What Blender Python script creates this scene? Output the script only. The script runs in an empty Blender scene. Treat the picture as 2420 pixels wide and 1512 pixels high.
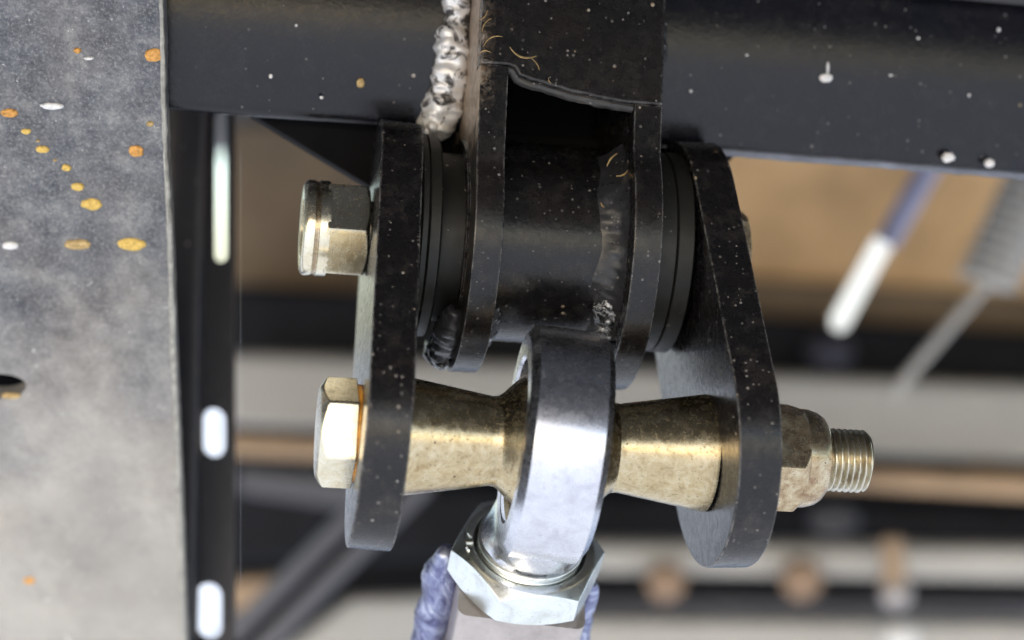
import bpy, bmesh, math, random
from mathutils import Vector, Matrix, noise

# ------------------------------------------------------------------ camera, sky, sun, exposure
SC = bpy.context.scene
COL = SC.collection
S = 1e-4            # modelling unit: 0.1 mm
D = 4800.0          # camera distance to the focus plane, in modelling units
HC = 0.85           # height of the optical axis above the ground, metres

cam_d = bpy.data.cameras.new("camera")
cam = bpy.data.objects.new("camera", cam_d)
COL.objects.link(cam)
cam.location = (0, -D * S, HC)
cam.rotation_euler = (math.radians(90), 0, 0)
cam_d.sensor_width = 36.0
cam_d.lens = 36.0 * D / 2420.0
cam_d.clip_start = 0.01
cam_d.clip_end = 2000
cam_d.dof.use_dof = True
cam_d.dof.focus_distance = D * S - 0.008
cam_d.dof.aperture_fstop = 6.4
SC.camera = cam

SUN_EL, SUN_AZ = math.radians(26), math.radians(-16)   # azimuth: from straight behind the camera, to the left
sdir = Vector((math.sin(SUN_AZ) * math.cos(SUN_EL), -math.cos(SUN_AZ) * math.cos(SUN_EL), math.sin(SUN_EL)))
world = bpy.data.worlds.new("World")
SC.world = world
world.use_nodes = True
wn = world.node_tree.nodes
sky = wn.new("ShaderNodeTexSky")
sky.sky_type = 'NISHITA'
sky.sun_disc = False
sky.sun_elevation = SUN_EL
sky.sun_rotation = math.atan2(sdir.x, sdir.y)
sky.dust_density = 1.5
world.node_tree.links.new(sky.outputs[0], wn["Background"].inputs[0])
wn["Background"].inputs[1].default_value = 0.15
sun_d = bpy.data.lights.new("sun", 'SUN')
sun_d.energy = 4.6
sun_d.angle = math.radians(0.5)
sun_d.color = (1.0, 0.965, 0.92)
sun = bpy.data.objects.new("sun", sun_d)
COL.objects.link(sun)
sun.rotation_euler = (-sdir).to_track_quat('-Z', 'Y').to_euler()
sun.location = sdir * 5 + Vector((0, 0, HC))

SC.view_settings.view_transform = 'Standard'
SC.view_settings.look = 'None'
SC.view_settings.exposure = 1.12
SC.view_settings.gamma = 1
SC.render.engine = 'CYCLES'
SC.cycles.use_denoising = True
SC.cycles.max_bounces = 8
SC.cycles.sample_clamp_indirect = 6.0

rnd = random.Random(7)

# ------------------------------------------------------------------ frames and pixels
def V(*a): return Vector(a)
def W(p): return Vector((p[0] * S, -p[2] * S, p[1] * S + HC))

def at(px, py, z=0.0):
    """The point seen at (px, py) of a 2420 x 1512 view, at depth z in front of the focus plane."""
    k = (D - z) / D
    return Vector(((px - 1210) * k, (756 - py) * k, z))

def on_plane(px, py, o, n):
    c = Vector((0, 0, D)); r = at(px, py, 0) - c
    return c + r * ((o - c).dot(n) / r.dot(n))

class Frame:
    def __init__(s, o, ex, ey, ez): s.o, s.x, s.y, s.z = o, ex, ey, ez
    def __call__(s, u, v, w): return s.o + s.x * u + s.y * v + s.z * w
    def inv(s, p):
        q = p - s.o
        return q.dot(s.x), q.dot(s.y), q.dot(s.z)

A = V(.986, -.064, -.153).normalized()                   # along both bolts, to the right
O = V(98, -288, 100)                                     # centre of the lower bolt
SD = V(.030, -.838, .545); SD = (SD - A * SD.dot(A)).normalized()   # down the shackle
FN = SD.cross(A).normalized()                            # front of the shackle plates
U = O - SD * 567                                         # centre of the upper bolt
HB = V(.043, .989, -.14); HB = (HB - A * HB.dot(A)).normalized()
GB = A.cross(HB).normalized()
LOW = Frame(O, A, -SD, FN)
UPP = Frame(U, A, -SD, FN)
BR = Frame(U, A, HB, GB)                                  # bracket: t along, h up, g to the front
A2 = V(.984, -.135, -.096).normalized()                   # axis of the ring
RD = V(-.177, -.78, -.61); RD = (RD - A2 * RD.dot(A2)).normalized()   # down the link, away from the viewer
RING = Frame(O, A2, -RD, A2.cross(-RD).normalized())
ROD = Frame(O, RD, A2, RD.cross(A2).normalized())

# ------------------------------------------------------------------ mesh builder
class MB:
    def __init__(s): s.v, s.f = [], []
    def add(s, vs, fs):
        k = len(s.v); s.v += [Vector(p) for p in vs]; s.f += [[i + k for i in f] for f in fs]; return s
    def grid(s, rows, closed=True, cap0=False, cap1=False):
        n = len(rows[0]); vs = [p for r in rows for p in r]; fs = []
        for j in range(len(rows) - 1):
            for i in range(n if closed else n - 1):
                a, b = j * n + i, j * n + (i + 1) % n
                fs.append([a, b, b + n, a + n])
        if cap0: fs.append(list(range(n))[::-1])
        if cap1: fs.append([(len(rows) - 1) * n + i for i in range(n)])
        return s.add(vs, fs)
    def lathe(s, F, prof, seg=72, loop=False):
        rows = [[F(t, r * math.cos(2 * math.pi * i / seg), r * math.sin(2 * math.pi * i / seg)) for i in range(seg)] for t, r in prof]
        if loop: rows.append(rows[0])
        return s.grid(rows)
    def prism(s, F, outline, u0, u1):
        n = len(outline)
        vs = [F(u0, a, b) for a, b in outline] + [F(u1, a, b) for a, b in outline]
        fs = [list(range(n))[::-1], list(range(n, 2 * n))] + [[i, (i + 1) % n, n + (i + 1) % n, n + i] for i in range(n)]
        return s.add(vs, fs)
    def box(s, F, u, v, w):
        return s.prism(F, [(v[0], w[0]), (v[1], w[0]), (v[1], w[1]), (v[0], w[1])], u[0], u[1])
    def slab(s, pts, off):
        n = len(pts); vs = list(pts) + [p + off for p in pts]
        fs = [list(range(n))[::-1], list(range(n, 2 * n))] + [[i, (i + 1) % n, n + (i + 1) % n, n + i] for i in range(n)]
        return s.add(vs, fs)
    def tube(s, path, rad, seg=12, lump=None, caps=True):
        rows = []; n = len(path); up = None
        for j, p in enumerate(path):
            t = (path[min(j + 1, n - 1)] - path[max(j - 1, 0)]).normalized()
            if up is None: up = t.orthogonal().normalized()
            up = (up - t * up.dot(t)).normalized(); sd = t.cross(up)
            r = rad(j / (n - 1)) if callable(rad) else rad
            row = []
            for i in range(seg):
                a = 2 * math.pi * i / seg; d = up * math.cos(a) + sd * math.sin(a)
                q = p + d * r
                if lump: q = p + d * r * (1 + lump(q, j / (n - 1)))
                row.append(q)
            rows.append(row)
        return s.grid(rows, True, caps, caps)
    def build(s, name, mat, parent=None, bevel=0, bseg=2, angle=32, merge=.02, origin=None, rough=0, rscale=.02):
        bm = bmesh.new()
        vs = [bm.verts.new(p) for p in s.v]
        for f in s.f:
            try: bm.faces.new([vs[i] for i in f])
            except ValueError: pass
        bmesh.ops.remove_doubles(bm, verts=bm.verts, dist=merge)
        bmesh.ops.dissolve_degenerate(bm, edges=bm.edges, dist=merge)
        bmesh.ops.recalc_face_normals(bm, faces=bm.faces)
        if bevel:
            es = [e for e in bm.edges if len(e.link_faces) == 2 and e.calc_face_angle(0) > math.radians(angle)]
            bmesh.ops.bevel(bm, geom=es, offset=bevel, segments=bseg, profile=.5, affect='EDGES', clamp_overlap=True)
        if rough:
            for v in bm.verts:
                v.co += Vector(noise.noise_vector(v.co * rscale)) * rough
        org = W(parent_origin(parent)) if parent is not None else W(origin if origin is not None else s.v[0])
        for v in bm.verts: v.co = W(v.co) - org
        me = bpy.data.meshes.new(name); bm.to_mesh(me); bm.free()
        for p in me.polygons: p.use_smooth = True
        me.set_sharp_from_angle(angle=math.radians(angle))
        o = bpy.data.objects.new(name, me); COL.objects.link(o)
        if bevel:
            wm = o.modifiers.new("flat_faces", 'WEIGHTED_NORMAL'); wm.keep_sharp = True; wm.weight = 100
        if isinstance(mat, (list, tuple)):
            for m in mat: me.materials.append(m)
        else: me.materials.append(mat)
        if parent is not None:
            o.parent = parent; PO[o.name] = PO[parent.name]
        else:
            o.location = org; PO[o.name] = origin if origin is not None else s.v[0]
        return o

PO = {}
def parent_origin(p): return PO[p.name]

def tag(o, label=None, cat=None, group=None, kind=None):
    if label: o['label'] = label
    if cat: o['category'] = cat
    if group: o['group'] = group
    if kind: o['kind'] = kind
    return o

def thing(name, label, cat, p, group=None):
    o = bpy.data.objects.new(name, None); COL.objects.link(o)
    o.empty_display_size = .01
    o.location = W(p); PO[o.name] = Vector(p)
    return tag(o, label, cat, group)

def hexnut(mb, F, u0, u1, R, hole=0, rot=0, k=.5, c0=True, c1=True, r0f=.985, sub=16):
    """Hexagon with the usual conical chamfers; corner at angle rot."""
    ap = R * math.cos(math.pi / 6); r0 = ap * r0f; seg = sub * 6; rows = [[] for _ in range(7)]
    for i in range(seg):
        ph = rot + 2 * math.pi * i / seg
        rel = ((ph - rot + math.pi / 6) % (math.pi / 3)) - math.pi / 6
        rh = ap / math.cos(math.pi / 6 - abs(rel)) if False else ap / math.cos(((ph - rot) % (math.pi / 3)) - math.pi / 6)
        c, n = math.cos(ph), math.sin(ph)
        def P(u, r): return F(u, r * c, r * n)
        d = (rh - r0) * k
        rows[0].append(P(u0, hole)); rows[1].append(P(u0, r0 if c0 else rh)); rows[2].append(P(u0 + (d if c0 else 0), rh))
        rows[3].append(P(u1 - (d if c1 else 0), rh)); rows[4].append(P(u1, r0 if c1 else rh)); rows[5].append(P(u1, hole))
        rows[6].append(P(u0, hole))
    return mb.grid(rows)

def thread(mb, F, u0, u1, R, depth, pitch, seg=48, per=8, taper=12):
    rows = []; n = int((u1 - u0) / pitch * per)
    for j in range(n + 1):
        u = u0 + (u1 - u0) * j / n; row = []
        for i in range(seg):
            f = i / seg; ph = ((u - u0) / pitch - f) % 1.0
            w = 1 - abs(2 * ph - 1)
            w = min(1, max(0, (w - .12) / .7))
            r = R - depth * (1 - w)
            r -= max(0, u - (u1 - taper)) * .7
            row.append(F(u, r * math.cos(2 * math.pi * f), r * math.sin(2 * math.pi * f)))
        rows.append(row)
    return mb.grid(rows, True, True, True)

def arc(c, r, a0, a1, n): return [(c[0] + r * math.cos(a0 + (a1 - a0) * i / n), c[1] + r * math.sin(a0 + (a1 - a0) * i / n)) for i in range(n + 1)]

def rrect(v0, v1, w0, w1, r, n=6):
    H = math.pi / 2
    return arc((v1 - r, w1 - r), r, 0, H, n) + arc((v0 + r, w1 - r), r, H, 2 * H, n) + arc((v0 + r, w0 + r), r, 2 * H, 3 * H, n) + arc((v1 - r, w0 + r), r, 3 * H, 4 * H, n)

# ------------------------------------------------------------------ materials
class NT:
    def __init__(s, name):
        s.m = bpy.data.materials.new(name); s.m.use_nodes = True
        s.t = s.m.node_tree; s.n = s.t.nodes; s.b = s.n["Principled BSDF"]
        s.co = s.n.new("ShaderNodeTexCoord").outputs["Object"]
    def link(s, a, b): s.t.links.new(a, b)
    def setv(s, sock, v):
        if hasattr(v, "is_output"): s.link(v, sock)
        elif isinstance(v, (tuple, list)) and len(v) == 3 and sock.type == 'RGBA': sock.default_value = (*v, 1)
        else: sock.default_value = v
    def map(s, sc=(1, 1, 1), rot=(0, 0, 0), loc=(0, 0, 0)):
        n = s.n.new("ShaderNodeMapping"); s.link(s.co, n.inputs[0])
        n.inputs["Scale"].default_value = sc; n.inputs["Rotation"].default_value = rot; n.inputs["Location"].default_value = loc
        return n.outputs[0]
    def noise(s, scale, detail=4, rough=.6, co=None, dist=0):
        n = s.n.new("ShaderNodeTexNoise"); s.link(co or s.co, n.inputs["Vector"])
        n.inputs["Scale"].default_value = scale; n.inputs["Detail"].default_value = detail
        n.inputs["Roughness"].default_value = rough; n.inputs["Distortion"].default_value = dist
        return n.outputs["Fac"]
    def ramp(s, fac, stops, interp='LINEAR'):
        n = s.n.new("ShaderNodeValToRGB"); s.link(fac, n.inputs[0]); e = n.color_ramp.elements
        n.color_ramp.interpolation = interp
        while len(e) < len(stops): e.new(.5)
        for k, (p, c) in zip(e, stops):
            k.position = p; k.color = (*c, 1) if isinstance(c, (tuple, list)) else (c, c, c, 1)
        return n.outputs[0]
    def mix(s, fac, a, b):
        n = s.n.new("ShaderNodeMix"); n.data_type = 'RGBA'
        s.setv(n.inputs[0], fac); s.setv(n.inputs[6], a); s.setv(n.inputs[7], b); return n.outputs[2]
    def math(s, op, a, b=0.0, clamp=False):
        n = s.n.new("ShaderNodeMath"); n.operation = op; n.use_clamp = clamp
        s.setv(n.inputs[0], a); s.setv(n.inputs[1], b); return n.outputs[0]
    def dots(s, scale, size, keep, co=None):
        """Round spots: one per Voronoi cell, a share 'keep' of the cells, sizes varying."""
        n = s.n.new("ShaderNodeTexVoronoi"); s.link(co or s.co, n.inputs["Vector"]); n.inputs["Scale"].default_value = scale
        sep = s.n.new("ShaderNodeSeparateColor"); s.link(n.outputs["Color"], sep.inputs[0])
        lim = s.math('MULTIPLY', s.math('SUBTRACT', sep.outputs[0], 1 - keep), size / keep)
        d = s.math('SUBTRACT', lim, n.outputs["Distance"])
        return s.math('MULTIPLY', d, 24.0, True)
    def axis(s, k):
        n = s.n.new("ShaderNodeSeparateXYZ"); s.link(s.co, n.inputs[0]); return n.outputs[k]
    def bump(s, h, strength=.3, dist=.0003, prev=None):
        n = s.n.new("ShaderNodeBump"); s.link(h, n.inputs["Height"]); n.inputs["Strength"].default_value = strength
        n.inputs["Distance"].default_value = dist
        if prev: s.link(prev, n.inputs["Normal"])
        return n.outputs[0]
    def edges(s, radius, lo=.006, hi=.08):
        """Mask of worn corners."""
        b = s.n.new("ShaderNodeBevel"); b.samples = 4; b.inputs["Radius"].default_value = radius
        g = s.n.new("ShaderNodeNewGeometry"); d = s.n.new("ShaderNodeVectorMath"); d.operation = 'DOT_PRODUCT'
        s.link(b.outputs[0], d.inputs[0]); s.link(g.outputs["Normal"], d.inputs[1])
        m = s.n.new("ShaderNodeMapRange"); s.link(s.math('SUBTRACT', 1.0, d.outputs["Value"]), m.inputs[0])
        m.inputs[1].default_value = lo; m.inputs[2].default_value = hi
        return m.outputs[0]
    def out(s, color, rough, metal=0.0, normal=None, coat=0.0, spec=None):
        s.setv(s.b.inputs["Base Color"], color); s.setv(s.b.inputs["Roughness"], rough); s.setv(s.b.inputs["Metallic"], metal)
        if normal is not None: s.link(normal, s.b.inputs["Normal"])
        if coat: s.b.inputs["Coat Weight"].default_value = coat; s.b.inputs["Coat Roughness"].default_value = .15
        if spec is not None: s.b.inputs["Specular IOR Level"].default_value = spec
        return s.m

def black_paint(name, base=(.006, .0056, .0066), rough=.27, speck=1.0, dust=.25, dustc=(.16, .14, .12), warm=.14, wear=0.0, scuff=False):
    t = NT(name)
    d = t.ramp(t.noise(210, 6, .68), [(.5, 0.0), (.85, 1.0)])
    fine = t.noise(2600, 3, .7)
    c = t.mix(t.math('MULTIPLY', d, dust), base, dustc)
    w = t.ramp(t.noise(60, 3), [(.45, 0.0), (.7, 1.0)])
    c = t.mix(t.math('MULTIPLY', w, warm), c, (.026, .016, .012))
    c = t.mix(t.math('MULTIPLY', t.ramp(fine, [(.5, 0.0), (.8, 1.0)]), .22), c, (.06, .055, .056))
    s1 = t.dots(330, .2, .3 * speck); s2 = t.dots(760, .3, .5 * speck)
    cl = t.ramp(t.noise(75, 3, .6, co=t.map(loc=(.7, .2, .5))), [(.40, 0.0), (.62, 1.0)])
    s1 = t.math('MULTIPLY', s1, t.math('ADD', cl, .12, True)); s2 = t.math('MULTIPLY', s2, t.math('ADD', cl, .05, True))
    sc = t.ramp(t.noise(500, 1), [(.4, (.62, .58, .54)), (.55, (.5, .36, .2)), (.65, (.36, .34, .33))])
    c = t.mix(t.math('MULTIPLY', s1, .9), c, sc)
    c = t.mix(t.math('MULTIPLY', s2, .6), c, (.33, .3, .28))
    if scuff:
        x, z = t.axis(0), t.axis(2)
        k = t.math('MULTIPLY', t.math('MULTIPLY', t.math('SUBTRACT', -.0128, x), 260.0, True), t.math('MULTIPLY', t.math('SUBTRACT', z, .004), 160.0, True))
        k = t.math('MULTIPLY', k, t.ramp(t.noise(260, 6, .75, dist=2.0), [(.46, 0.0), (.62, .8)]))
        c = t.mix(k, c, t.ramp(t.noise(600, 3), [(.4, (.20, .13, .08)), (.6, (.42, .34, .26))]))
    if wear:
        e = t.math('MULTIPLY', t.edges(.0007), t.ramp(t.noise(380, 4, .7), [(.38, 0.0), (.62, wear)]))
        c = t.mix(e, c, (.26, .25, .24))
    r = t.math('ADD', t.math('MULTIPLY', t.noise(500, 4), .3), rough - .15)
    b = t.bump(t.noise(900, 4, .6), .2, .00025)
    b = t.bump(t.math('ADD', s1, s2), .35, .0002, b)
    return t.out(c, r, 0, b, spec=.4)

def zinc(name, c1, c2, c3, rough=.3, pit=.2, pits=520, mottle=160):
    t = NT(name)
    n = t.noise(mottle, 6, .65, dist=.6)
    c = t.ramp(n, [(.28, c3), (.5, c1), (.75, c2)])
    p = t.ramp(t.noise(pits * 2.4, 5, .75), [(.56, 0.0), (.68, 1.0)])
    p2 = t.dots(pits, .2, .2)
    pp = t.math('MAXIMUM', t.math('MULTIPLY', p, pit), t.math('MULTIPLY', p2, min(1, pit * 1.6)))
    c = t.mix(pp, c, (.05, .035, .02))
    r = t.math('ADD', t.math('MULTIPLY', t.noise(420, 5, .7), .34), rough - .15)
    r = t.math('ADD', r, t.math('MULTIPLY', pp, .25))
    b = t.bump(t.noise(1500, 4, .65), .16, .00012)
    b = t.bump(t.noise(1.0, 3, .6, co=t.map((5200, 60, 60))), .14, .0001, b)
    return t.out(c, r, t.math('SUBTRACT', 1.0, t.math('MULTIPLY', pp, .8)), b)

M = {}
M['shackle'] = black_paint("black_paint_speckled", speck=1.0, dust=.22, wear=.9)
M['frame'] = black_paint("black_paint_frame", base=(.0035, .0042, .008), rough=.2, speck=.22, dust=.1)
M['tube'] = black_paint("black_paint_tube", base=(.0055, .005, .0052), rough=.27, speck=1.0, dust=.2, dustc=(.13, .115, .10), warm=.25, wear=.8, scuff=True)
M['rubber'] = black_paint("dark_bushing", base=(.010, .010, .008), rough=.5, speck=.25, dust=.12, dustc=(.08, .075, .06))
M['gold'] = zinc("yellow_zinc", (.53, .43, .26), (.66, .57, .40), (.38, .28, .15), rough=.23, pit=.6, pits=480, mottle=420)
M['goldlight'] = zinc("pale_yellow_zinc", (.80, .73, .56), (.88, .84, .70), (.66, .56, .38), rough=.22, pit=.22, pits=700, mottle=300)
M['goldrust'] = zinc("pitted_yellow_zinc", (.46, .36, .23), (.70, .63, .46), (.26, .16, .10), rough=.26, pit=.95, pits=800, mottle=320)
M['bolt'] = zinc("thread_zinc", (.62, .58, .48), (.75, .72, .63), (.38, .33, .25), rough=.28, pit=.3)
M['nut'] = zinc("bright_zinc", (.80, .84, .83), (.88, .90, .88), (.62, .63, .60), rough=.3, pit=.3, pits=700)

def ring_steel():
    t = NT("polished_ring_steel")
    n = t.noise(190, 7, .72, dist=.4)
    c = t.ramp(n, [(.28, (.52, .51, .56)), (.52, (.66, .67, .72)), (.75, (.72, .73, .78))])
    st = t.ramp(t.noise(700, 5, .72), [(.6, 0.0), (.74, 1.0)])
    c = t.mix(t.math('MULTIPLY', st, .55), c, (.20, .14, .13))
    r = t.math('ADD', t.math('MULTIPLY', t.noise(420, 6, .75), .3), .12)
    b = t.bump(t.noise(1300, 4, .6), .10, .0001)
    b = t.bump(t.noise(1.0, 4, .65, co=t.map((6500, 220, 220), (0, -.12, -.1))), .12, .0001, b)
    return t.out(c, r, t.math('SUBTRACT', 1.0, t.math('MULTIPLY', st, .4)), b)
M['ring'] = ring_steel()

def weld_metal(name, bright=.75):
    t = NT(name)
    n = t.noise(200, 5, .62, dist=1.8)
    f = t.ramp(n, [(.41, 0.0), (.51, 1.0)])
    c = t.mix(f, (.06, .052, .048), (bright, bright * .98, bright * .95))
    b = t.bump(n, .35, .0006)
    return t.out(c, t.ramp(n, [(.3, .5), (.6, .38)]), t.math('MULTIPLY', f, .4), b)
M['weld'] = weld_metal("bare_weld_metal", .93)

def weld_black(lim=.57):
    t = NT("painted_weld_metal")
    n = t.noise(330, 6, .7, dist=1.6)
    f = t.ramp(n, [(lim, 0.0), (lim + .1, 1.0)])
    c = t.mix(f, (.014, .014, .016), (.55, .56, .58))
    b = t.bump(n, .7, .0007)
    return t.out(c, .24, t.math('MULTIPLY', f, .8), b)
M['weldblack'] = weld_black()
M['lip'] = black_paint('rubbed_cut_edge', base=(.035, .033, .032), rough=.4, speck=.6, dust=.5)
M['weldbright'] = weld_black(.47)
M['weldgloss'] = black_paint('glossy_painted_weld', base=(.02, .02, .022), rough=.3, speck=.8, dust=.5, dustc=(.12, .12, .13))

def weld_blue():
    t = NT("heat_blued_weld")
    n = t.noise(120, 6, .68, dist=1.8)
    c = t.ramp(n, [(.3, (.04, .04, .10)), (.44, (.14, .15, .28)), (.56, (.30, .33, .48)), (.68, (.62, .65, .76)), (.8, (.32, .28, .42))])
    b = t.bump(n, .5, .0008)
    return t.out(c, .36, .7, b)
M['weldblue'] = weld_blue()

def heat_side():
    """Left side of the bracket tube: tan heat scale near the weld, brushed away to black paint lower down."""
    t = NT("heat_scaled_paint")
    z = t.axis(2)
    co = t.map((1, .16, .5), (0.5, 0, 0))
    streak = t.noise(700, 5, .7, co=co)
    m = t.math('ADD', t.math('MULTIPLY', t.math('ADD', z, .004), 95.0), t.math('MULTIPLY', t.math('SUBTRACT', streak, .5), 2.6))
    m = t.math('ADD', m, .1, True)
    tan = t.ramp(t.noise(420, 4), [(.35, (.24, .17, .12)), (.6, (.48, .38, .29)), (.75, (.36, .22, .11))])
    blk = t.mix(t.ramp(t.noise(300, 5, .7), [(.5, 0.0), (.75, .8)]), (.014, .013, .013), (.12, .09, .06))
    blk = t.mix(t.dots(520, .24, .3), blk, (.5, .38, .22))
    c = t.mix(m, blk, tan)
    return t.out(c, .42, 0, t.bump(streak, .3, .0003))
M['heat'] = heat_side()

def grey_plate():
    t = NT("worn_grey_plate")
    z = t.axis(2)
    n = t.noise(34, 6, .68); fine = t.noise(1300, 5, .78); mid = t.noise(120, 7, .74)
    c = t.ramp(mid, [(.34, (.06, .064, .076)), (.52, (.14, .143, .152)), (.7, (.29, .285, .275))])
    c = t.mix(t.math('MULTIPLY', t.ramp(fine, [(.5, 0.0), (.72, 1.0)]), .55), c, (.48, .47, .45))
    c = t.mix(t.math('MULTIPLY', t.ramp(fine, [(.28, 1.0), (.45, 0.0)]), .7), c, (.035, .036, .045))
    # paler towards the bottom, broken up by noise
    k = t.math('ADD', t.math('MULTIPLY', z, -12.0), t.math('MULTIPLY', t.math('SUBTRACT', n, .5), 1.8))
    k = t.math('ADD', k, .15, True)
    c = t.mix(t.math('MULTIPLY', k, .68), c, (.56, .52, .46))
    rust = t.ramp(t.noise(26, 4, .6, co=t.map(loc=(3.1, .4, .2))), [(.5, 0.0), (.68, 1.0)])
    c = t.mix(t.math('MULTIPLY', rust, .16), c, (.24, .17, .11))
    dk = t.ramp(t.noise(19, 3, .5, co=t.map(loc=(1.3, 2.4, .9))), [(.52, 0.0), (.68, 1.0)])
    c = t.mix(t.math('MULTIPLY', dk, .22), c, (.045, .048, .058))
    s1 = t.ramp(t.noise(330, 7, .72, dist=.8), [(.655, 0.0), (.69, 1.0)]); s2 = t.ramp(t.noise(900, 5, .7), [(.66, 0.0), (.7, 1.0)])
    sx = t.ramp(t.noise(1.0, 5, .72, co=t.map((900, 900, 45), (0, .5, .35))), [(.62, 0.0), (.7, 1.0)])
    c = t.mix(t.math('MULTIPLY', sx, .35), c, (.5, .49, .47))
    c = t.mix(t.math('MULTIPLY', s1, .8), c, (.78, .76, .72)); c = t.mix(t.math('MULTIPLY', s2, .6), c, (.72, .70, .64))
    b = t.bump(fine, .3, .0003); b = t.bump(mid, .2, .0006, b)
    return t.out(c, t.math('ADD', t.math('MULTIPLY', mid, .25), .33), .25, b)
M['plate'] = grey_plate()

def plain(name, c, rough=.5, metal=0.0, var=.35, scale=60, c2=None, bump=.15, spec=None):
    t = NT(name)
    n = t.noise(scale, 5, .65)
    lo = tuple(x * (1 - var) for x in c); hi = c2 or tuple(min(.95, x * (1 + var)) for x in c)
    return t.out(t.ramp(n, [(.3, lo), (.5, c), (.72, hi)]), rough, metal, t.bump(t.noise(scale * 9, 4), bump, .0004), spec=spec)
M['dark'] = plain('dark_underbody_paint', (.004, .004, .005), .7, var=.4, scale=60, spec=.12)
M['orange'] = plain("orange_paint_drop", (.66, .31, .06), .45, scale=1300, c2=(.8, .46, .14), var=.5)
M['yellow'] = plain("yellow_paint_drop", (.72, .47, .10), .45, scale=1300, c2=(.84, .62, .2), var=.5)
M['ochre'] = plain("ochre_paint_ring", (.45, .30, .11), .45, scale=1200, c2=(.8, .6, .3))
M['white'] = plain("white_paint_fleck", (.78, .76, .74), .4, scale=900, var=.15)
M['shaving'] = plain("brass_coloured_shaving", (.48, .33, .15), .4, .7, scale=900)
M['edge'] = plain("pale_edge_metal", (.40, .38, .33), .4, .5, scale=400)
M['liphighlight'] = plain('painted_highlight_edge', (.13, .14, .17), .4, .2, var=.6, scale=70)  # pale grey standing for a highlight on the beam
M['bush'] = plain("orange_seal", (.75, .33, .05), .4, scale=600)
M['woodlight'] = plain("tan_board", (.76, .48, .23), .7, var=.4, scale=8, c2=(.85, .62, .34))
M['woodshade'] = plain("shade_toned_board", (.19, .135, .082), .75, var=.35, scale=9)  # same wood as the tan board, with shade put into the colour
M['railgrey'] = plain("pale_grey_rail", (.36, .345, .32), .5, var=.12, scale=8)
M['railpale'] = plain("pale_rail", (.42, .40, .37), .5, var=.12, scale=8)
M['pipe'] = plain("brown_pipe", (.34, .23, .14), .5, var=.3, scale=14)
M['blackrail'] = plain("black_blue_rail", (.009, .010, .014), .6, var=.5, scale=20, spec=.15)
M['greystrut'] = plain("grey_strut", (.075, .075, .09), .5, var=.25, scale=14)
M['knob'] = plain("orange_brown_cap", (.25, .16, .10), .5, var=.25, scale=30)
M['chrome'] = plain("bright_chrome", (.95, .91, .80), .22, 1.0, var=.03, scale=40, bump=.03)
M['bluerod'] = plain("bluish_painted_rod", (.30, .30, .42), .4, var=.2, scale=20)
M['dimblue'] = plain('dim_blue_grey', (.035, .035, .055), .5, var=.3, scale=20)
M['slotbar'] = black_paint("slotted_upright_paint", base=(.014, .014, .02), rough=.4, speck=.2, dust=.15)
M['ground'] = plain("pale_concrete", (.53, .555, .59), .85, var=.14, scale=1.3, c2=(.58, .60, .63))
M['link'] = plain("pale_link_steel", (.47, .43, .415), .36, .7, var=.25, scale=70)
M['shadeslab'] = plain("dark_shade_slab", (.02, .02, .022), .6, var=.3, scale=6)

# ------------------------------------------------------------------ setting: ground, unseen slab added overhead to keep the sun off
g = MB(); R = 600.0 / S
g.add([V(-R, -HC / S, -R), V(R, -HC / S, -R), V(R, -HC / S, R), V(-R, -HC / S, R)], [[0, 1, 2, 3]])
tag(g.build("ground", M['ground'], origin=V(0, -HC / S, 0)), kind='structure')
fp = MB(); fp.box(Frame(V(0, 0, 0), V(1, 0, 0), V(0, 1, 0), V(0, 0, 1)), (-9000, 9000), (1150, 1500), (-9500, 4300))
tag(fp.build("unseen_shade_slab", M['shadeslab'], bevel=60, origin=V(0, 1150, 0)), kind='structure')  # added out of view: blocks the sun and darkens upward reflections

# ------------------------------------------------------------------ background, far to near
def bg(name, mat, quad, z, depth, label, cat, group=None, bevel=30):
    mb = MB().slab([at(x, y, z) for x, y in quad], V(0, 0, -depth))
    o = mb.build(name, mat, bevel=bevel, bseg=3)
    return tag(o, label, cat, group)
def rod(name, mat, p, q, r, label, cat, group=None, parent=None, seg=24):
    mb = MB(); e = (q - p).normalized(); y = e.orthogonal().normalized()
    L = (q - p).length; c = r * .25
    mb.lathe(Frame(p, e, y, e.cross(y)), [(0, 0), (0, r - c), (c, r), (L - c, r), (L, r - c), (L, 0)], seg)
    o = mb.build(name, mat, parent)
    return tag(o, label, cat, group)

bg("back_panel", M['dark'], [(536, -300), (2900, -300), (2900, 1900), (536, 1900)], -8200, 200, "black sheet panel closing the blurred space behind everything", "panel")
bg("tan_board", M['woodlight'], [(1500, -200), (2800, -200), (2800, 905), (1500, 840)], -7300, 150, "blurred tan wooden board in the upper right, below the black beam", "board")
bg("shade_toned_board", M['woodshade'], [(536, -200), (1480, -200), (1480, 740), (536, 672)], -7300, 150, "blurred wooden board left of the upper gold nut, shade painted in as dark brown", "board")
bg("dark_rail", M['blackrail'], [(536, 668), (2800, 806), (2800, 950), (536, 880)], -6700, 500, "blurred black rail under the wooden boards", "rail", bevel=60)
bg("grey_rail", M['railgrey'], [(536, 832), (2800, 925), (2800, 1112), (536, 1006)], -6000, 500, "wide pale grey rail crossing behind the ring at mid height", "rail", bevel=60)
rod("brown_pipe", M['pipe'], at(540, 1048, -5600), at(2800, 1172, -5600), 60, "thin tan brown pipe running just under the wide grey rail", "pipe")
bg("black_crossmember", M['blackrail'], [(536, 1130), (2800, 1215), (2800, 1305), (536, 1330)], -6600, 400, "blurred black cross rail below the brown pipe", "rail", bevel=60)
bg("pale_rail", M['railpale'], [(1300, 1284), (2800, 1300), (2800, 1382), (1300, 1356)], -5600, 300, "narrow pale rail above the orange caps, right of the jam nut", "rail", bevel=50)
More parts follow.
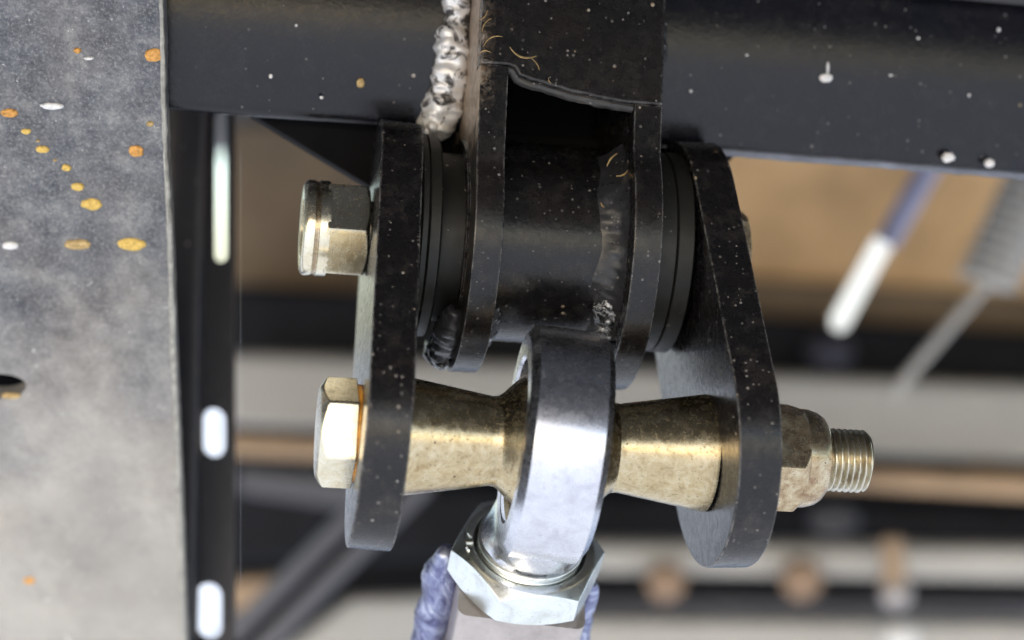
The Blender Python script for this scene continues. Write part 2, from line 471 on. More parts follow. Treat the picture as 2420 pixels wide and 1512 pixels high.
bg("lower_pale_rail", M['railpale'], [(1300, 1462), (2800, 1480), (2800, 1600), (1300, 1580)], -5600, 300, "pale rail at the bottom edge, below the orange caps", "rail", bevel=50)
bg("charcoal_rail", M['greystrut'], [(1300, 1404), (2800, 1420), (2800, 1500), (1300, 1490)], -6300, 300, "charcoal rail between the two pale rails", "rail", bevel=50)
caps = [(1572, 1372, 46, "leftmost blurred orange cap on the dark rail, nearest the jam nut"), (1892, 1366, 48, "middle blurred orange cap on the dark rail")]
for x, y, r, lab in caps:
    c = at(x, y, -5500); mb = MB(); k = 1 + 5500 / D
    mb.lathe(Frame(c, V(0, 0, 1), V(1, 0, 0), V(0, 1, 0)), [(-300, 0), (-300, r * k * .8), (0, r * k * .8), (10, r * k), (60, r * k), (100, r * k * .7), (115, 0)], 32)
    tag(mb.build("round_cap", M['knob'], origin=c), lab, "cap", "orange caps on the rails")
sp = thing("spigot", "brown upright spigot with a round knob standing across the narrow pale rail", "spigot", at(2112, 1360, -5300))
rod("stem", M['pipe'], at(2108, 1270, -5300), at(2114, 1400, -5300), 62, None, None, parent=sp)
mb = MB(); c = at(2116, 1402, -5300)
mb.lathe(Frame(c, V(0, 0, 1), V(1, 0, 0), V(0, 1, 0)), [(90 * math.cos(a * math.pi / 12) , 80 * math.sin(a * math.pi / 12)) for a in range(13)], 28)
mb.build("knob", M['link'], sp)
c = at(2130, 1510, -5200); mb = MB()
mb.lathe(Frame(c, V(0, 0, 1), V(1, 0, 0), V(0, 1, 0)), [(70 * math.cos(a * math.pi / 12), 84 * math.sin(a * math.pi / 12)) for a in range(13)], 28)
tag(mb.build("white_button", M['white'], origin=c), "white round button at the bottom edge right of the jam nut", "button")

dr = thing("damper_rod", "slanting rod with a bright polished end in front of the tan board", "rod", at(2035, 670, -3600))
zz = lambda y: -3600 + (675 - y) * .9
MB().slab([at(x, y, zz(y)) for x, y in ((2066, 556), (2110, 584), (2004, 776), (1988, 786), (1966, 776), (1962, 750))], V(0, 0, -60)).build("polished_end", M['chrome'], dr, bevel=8)
rod("painted_shaft", M['bluerod'], at(2225, 345, -3700), at(2094, 575, -3604), 50, None, None, parent=dr)
sh = thing("shock_absorber", "blurred grey shock absorber slanting in from the right edge with a thin rod", "shock absorber", at(2370, 560, -4200))
p0, p1 = at(2460, 400, -4200), at(2330, 672, -4200)
rod("body", M['railgrey'], p0, p1, 115, None, None, parent=sh)
e = (p1 - p0).normalized(); y = e.orthogonal().normalized(); z = e.cross(y); mb = MB(); n = 150
path = [p0 + e * ((p1 - p0).length * i / n) + (y * math.cos(i * .42) + z * math.sin(i * .42)) * 128 for i in range(n + 1)]
mb.tube(path, 14, 8).build("coil_spring", M['railgrey'], sh)
rod("rod", M['railgrey'], p1, at(2105, 935, -4200), 24, None, None, parent=sh)

ds = thing("diagonal_strut", "dark grey channel strut slanting down to the left below the lower bolt head", "strut", at(700, 1350, -3800))
def diag(name, mat, x0, y0, x1, y1, w, z, dep):
    d = V(x1 - x0, y1 - y0, 0).normalized(); nx, ny = -d.y * w, d.x * w
    MB().slab([at(x0 + nx, y0 + ny, z), at(x1 + nx, y1 + ny, z), at(x1 - nx, y1 - ny, z), at(x0 - nx, y0 - ny, z)], V(0, 0, -dep)).build(name, mat, ds, bevel=20)
diag("upper_flange", M['greystrut'], 960, 1090, 440, 1610, 24, -3800, 300)
diag("web", M['blackrail'], 985, 1115, 465, 1635, 12, -3880, 260)
diag("lower_flange", M['greystrut'], 1010, 1140, 490, 1660, 24, -3800, 300)
bg("grey_floor_edge", M['railpale'], [(640, 1560), (830, 1418), (1300, 1400), (1300, 1600), (640, 1640)], -5600, 200, "blurred pale plate at the bottom, left of the blued weld", "plate", bevel=40)
bg("rust_brown_bracket", M['pipe'], [(536, 1372), (700, 1362), (680, 1420), (536, 1450)], -5900, 150, "small rust brown bracket behind the diagonal grey strut", "bracket", bevel=30)

def lump(name, mat, px, py, z, rx_, ry_, label, cat):
    c = at(px, py, z); k = (D - z) / D; mb = MB(); rows = []
    for j in range(11):
        a = math.pi * j / 10; row = []
        for i in range(24):
            b = 2 * math.pi * i / 24; w = 1 + .18 * noise.noise(V(math.cos(b) * 1.4 + px, math.sin(b) * 1.4, a))
            row.append(c + V(rx_ * k * w * math.sin(a) * math.cos(b), ry_ * k * w * math.cos(a), 120 * math.sin(a) * math.sin(b)))
        rows.append(row)
    tag(mb.grid(rows).build(name, mat, origin=c), label, cat)
lump("hose_fitting", M['dimblue'], 1962, 838, -6300, 58, 46, "dim blue grey fitting on the dark rail under the bright rod tip", "fitting")
lump("cable_clip", M['greystrut'], 1966, 1228, -6200, 60, 40, "dim grey clip on the dark rail below the threaded bolt end", "clip")
lump("rust_lump", M['pipe'], 2350, 1130, -6100, 120, 26, "brown smear of a bracket behind the tan pipe at the right edge", "bracket")
bg("hanging_flap", M['greystrut'], [(560, 1104), (880, 1130), (860, 1210), (560, 1166)], -5900, 120, "dim charcoal flap behind the lower bolt head, under the brown pipe", "flap", bevel=40)
bg("shaded_plank", M['woodshade'], [(1500, 640), (2800, 720), (2800, 860), (1500, 800)], -7100, 60, "darker brown plank along the bottom of the tan board", "plank", bevel=40)

# slotted upright at the left
Zs = -1150.0
def slot_loop(cx, cy, hw, hh, n=8):
    """Rounded slot; angles run all round."""
    r = hw; out = []
    for i in range(2 * n + 1):
        a = math.pi * i / (2 * n); out.append((cx + r * math.cos(a), cy - (hh - r) - r * math.sin(a)))
    for i in range(2 * n + 1):
        a = math.pi + math.pi * i / (2 * n); out.append((cx + r * math.cos(a), cy + (hh - r) - r * math.sin(a)))
    return out
def holed(mb, quad, loop, P, off):
    """A slab with one hole. quad: corners (tr, tl, bl, br) in picture order, loop starts at the right and runs by the top."""
    n = len(loop); cx = sum(p[0] for p in loop) / n; cy = sum(p[1] for p in loop) / n
    out = []
    x1, x0 = max(q[0] for q in quad), min(q[0] for q in quad); y0, y1 = min(q[1] for q in quad), max(q[1] for q in quad)
    for x, y in loop:
        dx, dy = x - cx, y - cy
        k = min(((x1 - cx) if dx > 0 else (x0 - cx)) / dx if abs(dx) > 1e-6 else 1e9, ((y1 - cy) if dy > 0 else (y0 - cy)) / dy if abs(dy) > 1e-6 else 1e9)
        out.append([cx + dx * k, cy + dy * k])
    for c in ((x1, y0), (x0, y0), (x0, y1), (x1, y1)):
        i = min(range(n), key=lambda i: (out[i][0] - c[0]) ** 2 + (out[i][1] - c[1]) ** 2); out[i] = [c[0], c[1]]
    A_ = [P(*p) for p in out]; B_ = [P(*p) for p in loop]
    A2_ = [p + off for p in A_]; B2_ = [p + off for p in B_]
    mb.grid([B_, A_, A2_, B2_, B_])
up = thing("slotted_upright", "black upright channel with bright slots, right of the big grey plate", "upright", at(460, 1512, Zs))
mb = MB(); P = lambda x, y: at(x, y, Zs)
cells = [(-60, 250, None), (250, 640, (520, 440, 16, 178)), (640, 900, None), (900, 1150, (504, 1023, 28, 58)), (1150, 1330, None), (1330, 1560, (493, 1445, 31, 67)), (1560, 1700, None)]
for y0, y1, sl in cells:
    xr = 552
    if sl is None: mb.slab([P(330, y0), P(xr, y0), P(xr, y1), P(330, y1)], V(0, 0, -40))
    else: holed(mb, [(xr, y0), (330, y0), (330, y1), (xr, y1)], slot_loop(*sl), P, V(0, 0, -40))
mb.build("web", M['slotbar'], up, angle=40)
mb = MB().slab([at(536, -60, Zs + 46), at(552, -60, Zs + 46), at(540, 1700, Zs + 46), at(530, 1700, Zs + 46)], V(0, 0, -42))
MB().slab([at(398, -60, Zs + 130), at(484, -60, Zs + 130), at(450, 1700, Zs + 130), at(398, 1700, Zs + 130)], V(0, 0, -126)).build("flange", M['slotbar'], up, bevel=14)

# ------------------------------------------------------------------ chassis cross member: beams, bracket tube, sleeve, welds
fr = thing("chassis_crossmember", "black welded beam with a square bracket tube and pivot sleeve in the middle", "chassis beam", BR(0, 262, 0))
T0, T1, TH = -221, 217, 68
HBB = V(.0, .993, .115); HBB = (HBB - A * HBB.dot(A)).normalized()
BB = Frame(BR(0, 262, 0), A, HBB, A.cross(HBB).normalized())     # the beam is turned a little about its own length
def beam_outline():
    """Rolled section: slightly convex front, rounded corners."""
    bulge = lambda h: -30 * ((h - 221) / 221) ** 2
    pts = [(h, bulge(h)) for h in [34 + (442 - 68) * k / 16 for k in range(17)]]
    w1 = bulge(408)
    pts += [(408 + 34 * math.sin(a), w1 - 34 + 34 * math.cos(a)) for a in [math.pi / 2 * k / 7 for k in range(1, 8)]]
    pts += [(442, -366), (408, -400), (34, -400), (0, -366)]
    pts += [(34 - 34 * math.cos(a), w1 - 34 + 34 * math.sin(a)) for a in [math.pi / 2 * k / 7 for k in range(0, 7)]]
    return pts
def beam(t0, t1):
    return MB().prism(BB, beam_outline(), t0, t1)
beam(-965, T0 + 2).build("beam", M['frame'], fr, angle=50)
beam(T1 - 2, 1750).build("beam", M['frame'], fr, angle=50)
Rt, G = 325, 300
ha = math.sqrt(Rt * Rt - G * G)
a0 = math.atan2(ha, G)
def tab_outline(hn, Rt):
    a0 = math.atan2(math.sqrt(Rt * Rt - G * G), G)
    pts = [(900, -250), (900, G - 62), (hn, G - 62), (hn, G)]
    for i in range(41):
        a = a0 + (-math.pi + math.asin(250 / Rt) * 0 - a0) * i / 40      # front, bottom, back
        h, w = Rt * math.sin(a), Rt * math.cos(a)
        if w < -250: w = -250
        pts.append((h, w))
    return pts
for t0, t1 in ((T0, T0 + TH), (T1 - TH, T1)):
    o = MB().prism(BR, tab_outline(362, 328) if t0 == T0 else tab_outline(296, 348), t0, t1).build("side_wall", [M['tube'], M['heat']], fr, bevel=5, angle=40)
    if t0 == T0:
        n = W(A) - W(V(0, 0, 0))
        n.normalize()
        for p in o.data.polygons:
            if p.normal.dot(n) < -.9: p.material_index = 1
# front wall of the tube with its torch-cut lower edge
edge = []
for i in range(25):
    f = i / 24; t = T0 + TH + (T1 - T0 - 2 * TH) * f
    h = 346 - 52 * f - 8 * math.sin(f * 3.1) + 2.5 * noise.noise(V(f * 9, 3, 1)) + (16 if f < .05 else 0)
    edge.append((t, h))
fw = MB(); FB = Frame(U, GB, A, HB)
fw.prism(FB, [(T0, 362), (T0 + TH, 362)] + edge[1:-1] + [(T1 - TH, 296), (T1, 296), (T1, 900), (T0, 900)], G - 62, G + .6)
fw.build("front_wall", M['tube'], fr, bevel=7, bseg=3, angle=45)
MB().box(BR, (T0 + TH, T1 - TH), (120, 900), (-248, -190)).build("back_wall", M['dark'], fr, bevel=4)
lip = MB(); lip.tube([BR(t, h - 4, G - 22) for t, h in edge], 13, 10, lump=lambda q, f: .2 * noise.noise(q * .05)).build("cut_lip", M['lip'], fr)
# pivot sleeve between the side walls
sl = MB(); sl.lathe(BR, [(T0 - 6, 150), (T0 - 6, 240), (T0, 246), (T1, 246), (T1 + 6, 240), (T1 + 6, 150)], 96, loop=True)
sl.build("pivot_sleeve", M['tube'], fr)
# welds
def bead(path, r, mat, amp=.45, sc=.03, ripple=0, seed=0, seg=16):
    def lump(q, f): return amp * noise.noise(q * sc + V(seed, 0, 0)) + amp * .6 * noise.noise(q * sc * 2.7 + V(0, seed, 0)) + (.16 * math.sin(f * ripple) if ripple else 0)
    n = len(path)
    return MB().tube(path, lambda f: r * (1 - .55 * max(0, abs(2 * f - 1) - .75) / .25), seg, lump)
path = [BB(T0 - 36 - 30 * max(0, 1 - f * 2.2) ** 2 + 7 * noise.noise(V(f * 7, 1, 2)), -14 + 470 * f, -30 * ((456 * f - 235) / 221) ** 2 + 2 + 5 * noise.noise(V(f * 6, 4, 2))) for f in [i / 260 for i in range(261)]]
def weld_lump(q, f):
    t_, h_, g_ = BR.inv(q)
    return .05 * math.sin(h_ / 5.5 + 1.6 * math.cos((t_ - T0) / 20) + 2 * noise.noise(q * .02)) + .24 * noise.noise(q * .028 + V(3, 0, 0)) + .09 * noise.noise(q * .075)
MB().tube(path, lambda f: (51 - 14 * min(1, f * 1.4) - (12 * math.exp(-((f - .62) / .05) ** 2))) * (1 - .5 * max(0, .06 - f) / .06), 26, weld_lump).build("weld_bead", M['weld'], fr, angle=80)
for i, (t, h, g_, r) in enumerate([(T0 - 74, 268, 20, 17), (T0 - 88, 255, 12, 13), (T0 - 62, 296, 14, 15)]):
    mb = MB(); mb.lathe(Frame(BR(t, h, g_), A, HB, GB), [(r * math.cos(k * math.pi / 10), r * math.sin(k * math.pi / 10)) for k in range(11)], 16)
    mb.build("weld_blob", M['weld'], fr, rough=5, rscale=.06)
path = [BR(T1 + 26 + 8 * noise.noise(V(f * 5, 9, 2)), 440 + 130 * f, 90) for f in [i / 40 for i in range(41)]]
bead(path, 24, None, .45, .03, 30, 8).build("weld_bead", M['weldblack'], fr, angle=70)
def arc_bead(t, R0, a, b, r, mat, seed, amp=.5, n=70):
    path = [BR(t + 5 * noise.noise(V(i * .2, seed, 0)), R0 * math.sin(math.radians(a + (b - a) * i / n)), R0 * math.cos(math.radians(a + (b - a) * i / n))) for i in range(n + 1)]
    bead(path, r, None, amp, .03, 0, seed).build("weld_bead", mat, fr, angle=70)
rows = []
for i in range(111):
    a = math.radians(52 - 156 * i / 110); row = []
    wv = 1 + .28 * noise.noise(V(i * .06, 3, 8)) + (.35 if i > 92 else 0)
    for k in range(10):
        f = k / 9; x_, y_ = (1 - f) ** 1.35, f ** 1.35              # concave section between wall and sleeve
        t_ = T1 - TH + 3 - 74 * wv * x_; r_ = 243 + 52 * wv * y_
        ns = 4.5 * noise.noise(V(i * .1, k * .25, 2)) + 2 * noise.noise(V(i * .5, k * .5, 5)); ns *= math.sin(math.pi * min(1, max(.02, f)))
        row.append(BR(t_ - ns, (r_ + ns) * math.sin(a), (r_ + ns) * math.cos(a)))
    rows.append(row)
MB().grid(rows, closed=False).build("fillet_weld", M['weldgloss'], fr, angle=75)
arc_bead(T1 - TH - 20, 258, -38, -76, 26, M['weldbright'], 41, .5)
arc_bead(T0 + TH + 8, 252, -60, -84, 17, M['weldbright'], 47, .5)
arc_bead(T0 - 22, 300, -84, -106, 22, M['weldbright'], 53, .5)
arc_bead(T0 + TH + 4, 244, -48, -105, 26, M['weldblack'], 17, .4)
arc_bead(T0 - 18, 272, -48, -115, 36, M['weldgloss'], 23, .22)
arc_bead(T0 - 26, 282, -72, -112, 30, M['weldblack'], 29, .4)
# gusset under the beam, set behind the plates
o_ = BR(0, 0, -130)
q = [(590, 268), (1752, 352), (1700, 405), (1560, 560), (1000, 560), (868, 436)]
MB().slab([on_plane(x, y, o_, GB) for x, y in q], -GB * 50).build("gusset", M['dark'], fr, bevel=4)
lipm = M['liphighlight']
MB().tube([BB(T1 + 60 + 1500 * i / 60, 6 + 1.5 * noise.noise(V(i * .7, 1, 0)), -34) for i in range(61)], lambda f: 11 * min(1, f * 8 + .2), 10, lambda q, f: .25 * noise.noise(q * .03)).build("highlight_lip", lipm, fr)  # highlight along the beam's lower edge, modelled as a pale strip
# paint chips on the right beam
def chip(px, py, rx, ry, mat, o, n, parent, name, h=4, rim=None, seed=0):
    e1 = (V(1, 0, 0) - n * n.x).normalized(); e2 = n.cross(e1)
    c = on_plane(px, py, o, n); rows = []
    for k, (rr, hh) in enumerate([(1.0, -1), (.96, h * .55), (.72, h), (.3, h)]):
        row = []
        for i in range(20):
            a = 2 * math.pi * i / 20; w = 1 + .16 * noise.noise(V(math.cos(a) * 1.3 + seed, math.sin(a) * 1.3, seed * .7)) + .14 * noise.noise(V(math.cos(a) * 4 + seed, math.sin(a) * 4, seed))
            row.append(c + e1 * (rx * rr * w * math.cos(a)) + e2 * (ry * rr * w * math.sin(a)) + n * hh)
        rows.append(row)
    return MB().grid(rows, True, False, True).build(name, mat, parent, angle=60)
bo = BB(0, 0, 0); GBB = BB.z
chip(1952, 184, 18, 11, M['white'], bo, GBB, fr, "paint_chip", seed=3)
chip(1956, 160, 3.5, 16, M['white'], bo, GBB, fr, "paint_chip", seed=9)
chip(2240, 372, 17, 13, M['white'], bo, GBB, fr, "paint_chip", h=10, seed=5)
chip(2338, 385, 13, 11, M['white'], bo, GBB, fr, "paint_chip", h=10, seed=6)
chip(852, 196, 10, 12, M['ochre'], bo, GBB, fr, "paint_chip", seed=12)
for x, y in ((2170, 90), (2105, 178), (1632, 215), (1560, 236), (2290, 225), (1765, 130), (2360, 70), (700, 60), (640, 180), (760, 230)):
    chip(x, y, rnd.uniform(3, 6), rnd.uniform(3, 6), M['white'], bo, GBB, fr, "paint_chip", seed=x)
# metal shavings lying on the bracket
sv = MB(); fo = BR(0, 0, G)
def curl(px, py, ang, L, r, bend, o=fo, n=GB):
    c = on_plane(px, py, o, n) + n * (r * .3); e1 = V(math.cos(ang), math.sin(ang), 0); e1 = (e1 - n * e1.dot(n)).normalized(); e2 = n.cross(e1)
    sv.tube([c + e1 * (L * (i / 10 - .5)) + e2 * (bend * (1 - (2 * i / 10 - 1) ** 2)) + n * abs(bend) * .15 * i / 10 for i in range(11)], lambda f: .62 * r * (1 - .6 * abs(2 * f - 1)), 6)
for a in ((1236, 122, -.3, 66, 4.5, -14), (1262, 150, -.9, 40, 2.5, 5), (1150, 60, 1.0, 40, 3, 6), (1165, 98, .5, 50, 3, 10), (1140, 36, .8, 34, 3, -6), (1145, 128, .3, 30, 2.5, 8), (1300, 190, 2.0, 16, 2, 3)): curl(*a)
so = BR(T1 - TH, 0, 0)
for a in ((1446, 378, .9, 40, 4, 4), (1470, 408, .5, 34, 4.5, -6), (1424, 484, 2.2, 14, 3.5, 2), (1441, 512, .9, 18, 2, 3)): curl(*a, o=BR(0, 0, 245), n=GB)
lo = BR(T0, 0, 0)
for a in ((1085, 462, .9, 46, 6, 6), (1092, 486, 1.0, 30, 3, 3), (1086, 530, .9, 34, 3, 2), (1102, 556, 1.5, 14, 6, 1), (1070, 420, .8, 22, 3, 2)): curl(*a, o=BR(0, 0, 200), n=(GB - A * .8).normalized())
tag(sv.build("metal_shavings", M['shaving'], origin=BR(0, 300, G)), "curled brass coloured shavings sticking to the black bracket tube", "shavings", kind='stuff')

# ------------------------------------------------------------------ bushings
for s_, lab in ((-1, "dark bushing flange between the left shackle plate and bracket"), (1, "dark bushing flange between the right shackle plate and bracket")):
    b = thing("bushing", lab, "bushing", UPP(s_ * 300, 0, 0), "bushings on the pivot sleeve")
    i0 = 335 if s_ < 0 else 321; i1 = 284 if s_ < 0 else 223
    F = Frame(U, A * s_, -SD, FN)
    m_ = (i0 + i1) / 2 + 6
    MB().lathe(F, [(i1 - (61 if s_ < 0 else 4), 70), (i1 - (61 if s_ < 0 else 4), 205), (i1 + 8, 205), (i1 + 8, 70)], 64, loop=True).build('core', M['rubber'], b)
    MB().lathe(F, [(i1, 80), (i1, 240), (i1 + 5, 246), (m_ - 4, 247), (m_ - 1.5, 244), (m_ - 1.5, 80)], 80, loop=True).build("inner_layer", M['rubber'], b)
    MB().lathe(F, [(m_, 80), (m_, 244), (m_ + 3, 248), (i0 - 5, 249), (i0 - 1, 244), (i0 - 1, 80)], 80, loop=True).build("outer_flange", M['rubber'], b)

# ------------------------------------------------------------------ shackle plates
L_ = 567
def stadium(R=260, R2=280, n=30):
    k = math.asin((R2 - R) / L_)                      # the lower end is a little broader
    return arc((L_, 0), R, -math.pi / 2 + k, math.pi / 2 - k, n) + arc((0, 0), R2, math.pi / 2 - k, 3 * math.pi / 2 + k, n)
for s_, lab in ((-1, "black speckled shackle plate on the left, behind both gold bolt heads"), (1, "black speckled shackle plate on the right, holding the threaded bolt end")):
    toe = 22 if s_ < 0 else -36                      # the plates lean in a little towards the top
    yd = (-SD * L_ + A * toe).normalized(); xd = (A - yd * A.dot(yd)).normalized()
    PF = Frame(O, xd, yd, FN)
    o = MB().prism(PF, stadium(260, 276 if s_ < 0 else 288), s_ * 357, s_ * 457).build("shackle_plate", M['shackle'], bevel=5, angle=40, origin=LOW(s_ * 407, 0, 0))
    tag(o, lab, "shackle plate", "shackle plates")
    po_ = PF(0, 0, 260)
    for x, y, a, b, m_ in (((975, 637, 6, 6, 'orange'), (905, 770, 4, 3, 'white'), (946, 498, 4, 3, 'yellow'), (930, 700, 3, 3, 'white'), (912, 884, 5, 3, 'white')) if s_ < 0 else
                           ((1725, 682, 7, 5, 'ochre'), (1703, 690, 4, 4, 'ochre'), (1690, 600, 4, 6, 'white'), (1770, 860, 3, 3, 'white'))):
        chip(x, y, a, b, M[m_], po_, FN, o, "paint_drop", h=2, seed=x * .37)

# ------------------------------------------------------------------ upper bolt and lock nut
ub = thing("pivot_bolt", "upper bolt through the pivot, its head just showing past the right plate", "bolt", UPP(490, 0, 0))
mb = MB(); hexnut(mb, UPP, 424, 496, 128, 0, math.radians(20)); mb.build("head", M['goldrust'], ub, bevel=0, angle=28)
MB().lathe(UPP, [(-560, 0), (-560, 74), (457, 74), (457, 0)], 40).build("shank", M['bolt'], ub)
un = thing("lock_nut", "gold hexagonal lock nut with a grooved collar, on the upper left", "nut", UPP(-530, 0, 0), "lock nuts")
FU = Frame(U, -A, V(0, 1, 0) - A * A.y, V(0, 0, 1)); FU.y.normalize(); FU.z = FU.x.cross(FU.y).normalized()
mb = MB(); hexnut(mb, FU, 440, 550, 124, 74, math.radians(-92), k=.5, r0f=.95); mb.build("hex", M['goldlight'], un, bevel=3.5, angle=26)
MB().lathe(FU, [(536, 70), (536, 116), (560, 116), (562, 112), (570, 112), (572, 116), (588, 116), (594, 112), (598, 104), (598, 70)], 72, loop=True).build("collar", M['goldlight'], un, angle=40)
MB().lathe(FU, [(563.5, 100), (563, 113), (569.5, 113), (569.5, 100)], 72, loop=True).build("insert_ring", M['goldrust'], un)

# ------------------------------------------------------------------ lower bolt, lock nut, spacers
lb = thing("shackle_bolt", "gold lower bolt running through both plates and the ring, thread sticking out right", "bolt", LOW(-500, 0, 0))
FL = Frame(O, -A, V(0, 1, 0) - A * A.y, V(0, 0, 1)); FL.y.normalize(); FL.z = FL.x.cross(FL.y).normalized()
mb = MB(); hexnut(mb, FL, 464, 548, 127, 0, math.radians(-55), k=.7, r0f=.93, c0=False); mb.build("head", M['goldlight'], lb, bevel=3.5, angle=26)
MB().lathe(FL, [(455, 60), (455, 112), (464, 112), (464, 60)], 48, loop=True).build("washer_face", M['bush'], lb)
MB().lathe(LOW, [(-455, 0), (-455, 73), (640, 73), (640, 0)], 48).build("shank", M['bolt'], lb)
mb = MB(); thread(mb, LOW, 600, 752, 75, 15, 14.5); mb.build("thread", M['bolt'], lb, angle=75)
ln = thing("lock_nut", "pitted gold lock nut beside the protruding thread, on the right plate", "nut", LOW(520, 0, 0), "lock nuts")
FR_ = Frame(O, A, V(0, 1, 0) - A * A.y, V(0, 0, 1)); FR_.y.normalize(); FR_.z = FR_.x.cross(FR_.y).normalized()
mb = MB(); hexnut(mb, FR_, 459, 596, 134, 70, math.radians(38), k=1.1, r0f=.9, c0=False); mb.build("hex", M['goldrust'], ln, bevel=3.5, angle=26)
MB().lathe(FR_, [(575, 72), (575, 117), (598, 116), (620, 110), (634, 101), (642, 90), (645, 74)], 72, loop=True).build("collar", M['goldrust'], ln)
for s_, lab in ((-1, "gold tapered spacer left of the ring"), (1, "gold tapered spacer right of the ring")):
    o = MB().lathe(Frame(O, A * s_, -SD, FN), [(70, 70), (70, 150), (80, 152), (92, 144), (128, 110), (136, 105), (150, 103.5), (354, 137.5), (361, 137.5), (361, 70)], 96, loop=True)
    tag(o.build("tapered_spacer", M['gold'], angle=24, origin=LOW(s_ * 230, 0, 0)), lab, "spacer", "tapered spacers")

# ------------------------------------------------------------------ rod end: ring, ball, neck, thread
re_ = thing("rod_end", "polished steel rod end with its ring around the gold lower bolt", "rod end", O)
MB().lathe(RING, [(-88, 190), (-95, 196), (-95, 246), (-78, 269), (-40, 271), (40, 271), (78, 269), (95, 246), (95, 196), (88, 190)], 128, loop=True).build("ring", M['ring'], re_, angle=24)
MB().lathe(RING, [(168 * math.cos(a * math.pi / 24), 168 * math.sin(a * math.pi / 24)) for a in range(5, 20)], 72).build("ball", M['gold'], re_)
rows = []
for L0, ha_, hn in ((150, 94, 226), (225, 94, 195), (266, 99, 158), (290, 116, 132), (308, 126, 128)):
    row = []
    for i in range(48):
        a = 2 * math.pi * i / 48; c, n = math.cos(a), math.sin(a); e = .75 if L0 < 280 else 1.0
        row.append(ROD(L0, math.copysign(abs(c) ** e, c) * ha_, math.copysign(abs(n) ** e, n) * hn))
    rows.append(row)
MB().grid(rows, True, True, True).build("neck", M['ring'], re_, angle=40)
mb = MB(); thread(mb, ROD, 306, 425, 129, 10, 17, seg=64, taper=0); mb.build("thread", M['nut'], re_, angle=75)
# jam nut
jn = thing("jam_nut", "large bright zinc hexagonal nut under the ring", "nut", ROD(360, 0, 0))
mb = MB(); hexnut(mb, ROD, 328, 436, 192, 138, math.radians(-9), k=.62, r0f=.95); mb.build("hex", M['nut'], jn, bevel=3, angle=24)
def stroke(pts, r):
    MB().tube([ROD(326.5, a, b) for a, b in pts], r, 8).build("stamped_mark", M['nut'], jn)
# marks on the upper face, near its left corner
o_ = ROD(328, 0, 0)
def face(px, py):
    u, a, b = ROD.inv(on_plane(px, py, o_, RD)); return (a, b)
stroke([face(1107, 1261), face(1111, 1267), face(1115, 1270)], 3.4)
stroke([face(1101, 1283), face(1110, 1283), face(1118, 1283)], 3.6)
stroke([face(1102, 1294), face(1107, 1297), face(1106, 1301)], 3.6)
# link tube with heat-blued weld
lk = thing("link_bar", "pale square link body with rough blued weld along its edges, below the jam nut", "link", ROD(430, 0, 0))
FK = Frame(ROD(0, -4, 0), RD, ROD.y, ROD.z)
MB().prism(FK, rrect(-152, 158, -150, 150, 26, 5), 440, 1600).build("body", M['link'], lk, angle=40)
def rough_edge(v, w, r, L0, seed):
    p_ = [FK(L0 + 1200 * i / 160, v + 7 * noise.noise(V(i * .12, seed, 1)), w) for i in range(161)]
    MB().tube(p_, lambda f: r * min(1, .45 + f * 9), 20, lambda q, f: .30 * noise.noise(q * .016 + V(seed, 0, 0)) + .10 * noise.noise(q * .05)).build("blued_weld", M['weldblue'], lk, angle=70)
rough_edge(-186, -30, 46, 408, 2)
rough_edge(184, -40, 30, 470, 7)

# ------------------------------------------------------------------ big grey plate at the left
gp = thing("grey_plate", "big worn grey steel plate with orange and yellow drips at the left edge", "plate", at(300, 756, -450))
pz = lambda py: 115 - 1000 * (py / 1512)
po = at(200, 0, pz(0)); pe = at(200, 1512, pz(1512)); pn = V(1, 0, 0).cross(pe - po).normalized()
if pn.z < 0: pn = -pn
def onp(x, y): return on_plane(x, y, po, pn)
rt = [(380, -80), (384, 0), (388, 120), (389, 240), (393, 330), (400, 480), (405, 600), (409, 740), (415, 900), (421, 1050), (427, 1200), (432, 1350), (437, 1512), (441, 1640)]
mb = MB(); TP = -pn * 60
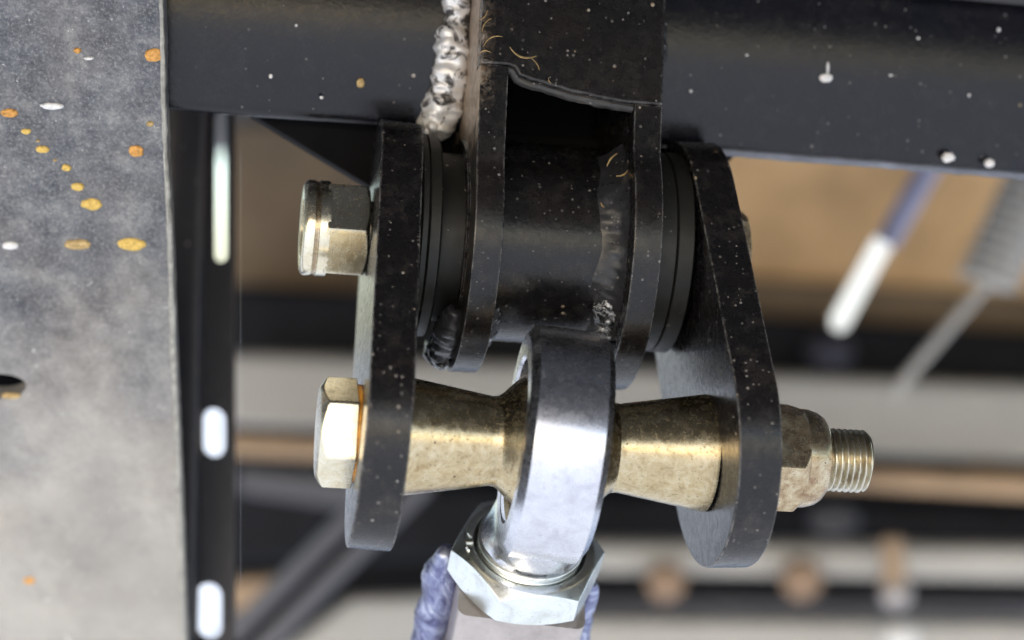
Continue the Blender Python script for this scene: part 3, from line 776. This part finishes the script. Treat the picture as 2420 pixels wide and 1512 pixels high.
# cell with the big hole, and the rest of the sheet round it
hx0, hx1, hy0, hy1 = -120, 150, 820, 1010
loop = []
for i in range(48):
    a = 2 * math.pi * i / 48; loop.append((0 + 62 * math.cos(a), 913 - 29 * math.sin(a)))
holed(mb, [(hx1, hy0), (hx0, hy0), (hx0, hy1), (hx1, hy1)], loop, onp, TP)
fine = []
for i in range(len(rt) - 1):
    (xa, ya), (xb, yb) = rt[i], rt[i + 1]; n = 8
    for k in range(n):
        f = k / n; y = ya + (yb - ya) * f; fine.append((xa + (xb - xa) * f + 1.6 * noise.noise(V(y * .05, 2, 0)) + 1.2 * noise.noise(V(y * .2, 5, 0)), y))
fine.append(rt[-1])
def rx(y): return min(fine, key=lambda p: abs(p[1] - y))[0]
top = [p for p in fine if p[1] < hy0]; midp = [p for p in fine if hy0 < p[1] < hy1]; bot = [p for p in fine if p[1] > hy1]
mb.slab([onp(x, y) for x, y in [(hx0, -80)] + top + [(rx(hy0), hy0), (hx1, hy0), (hx0, hy0)]], TP)
mb.slab([onp(x, y) for x, y in [(hx1, hy0), (rx(hy0), hy0)] + midp + [(rx(hy1), hy1), (hx1, hy1)]], TP)
mb.slab([onp(x, y) for x, y in [(hx0, hy1), (hx1, hy1), (rx(hy1), hy1)] + bot + [(hx0, 1640)]], TP)
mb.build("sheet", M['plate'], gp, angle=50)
MB().slab([onp(x, y) - pn * 190 for x, y in ((-130, 780), (190, 780), (190, 1040), (-130, 1040))], -pn * 30).build("inner_layer", M['dark'], gp)  # added dark backing so the hole looks dark inside
ep = [onp(x - 3, y) + pn * 1 for x, y in fine]
MB().tube(ep, 7, 8, lambda q, f: .5 * noise.noise(q * .02) + .4 * noise.noise(q * .07)).build("pale_edge", M['edge'], gp)  # pale uneven strip along the sheet's right edge
spots = [(23, 267, 21, 11, 'orange'), (62, 310, 12, 7, 'yellow'), (100, 352, 16, 9, 'yellow'), (157, 396, 12, 9, 'yellow'), (183, 441, 16, 11, 'yellow'), (217, 482, 27, 15, 'yellow'),
         (184, 577, 34, 15, 'ochre'), (312, 577, 37, 17, 'yellow'), (322, 356, 18, 15, 'orange'), (364, 130, 22, 17, 'orange'), (183, 119, 9, 7, 'orange'), (210, 137, 12, 4, 'white'),
         (124, 250, 27, 9, 'white'), (24, 580, 20, 11, 'white'), (70, 1372, 16, 11, 'orange'), (355, 292, 9, 7, 'ochre'), (26, 935, 26, 9, 'ochre'), (90, 332, 5, 3, 'ochre'), (130, 378, 5, 3, 'ochre')]
for i, (x, y, a, b, m_) in enumerate(spots):
    chip(x, y, a, b * 1.0, M[m_], po, pn, gp, "paint_drop", h=5, seed=i * 3.3)
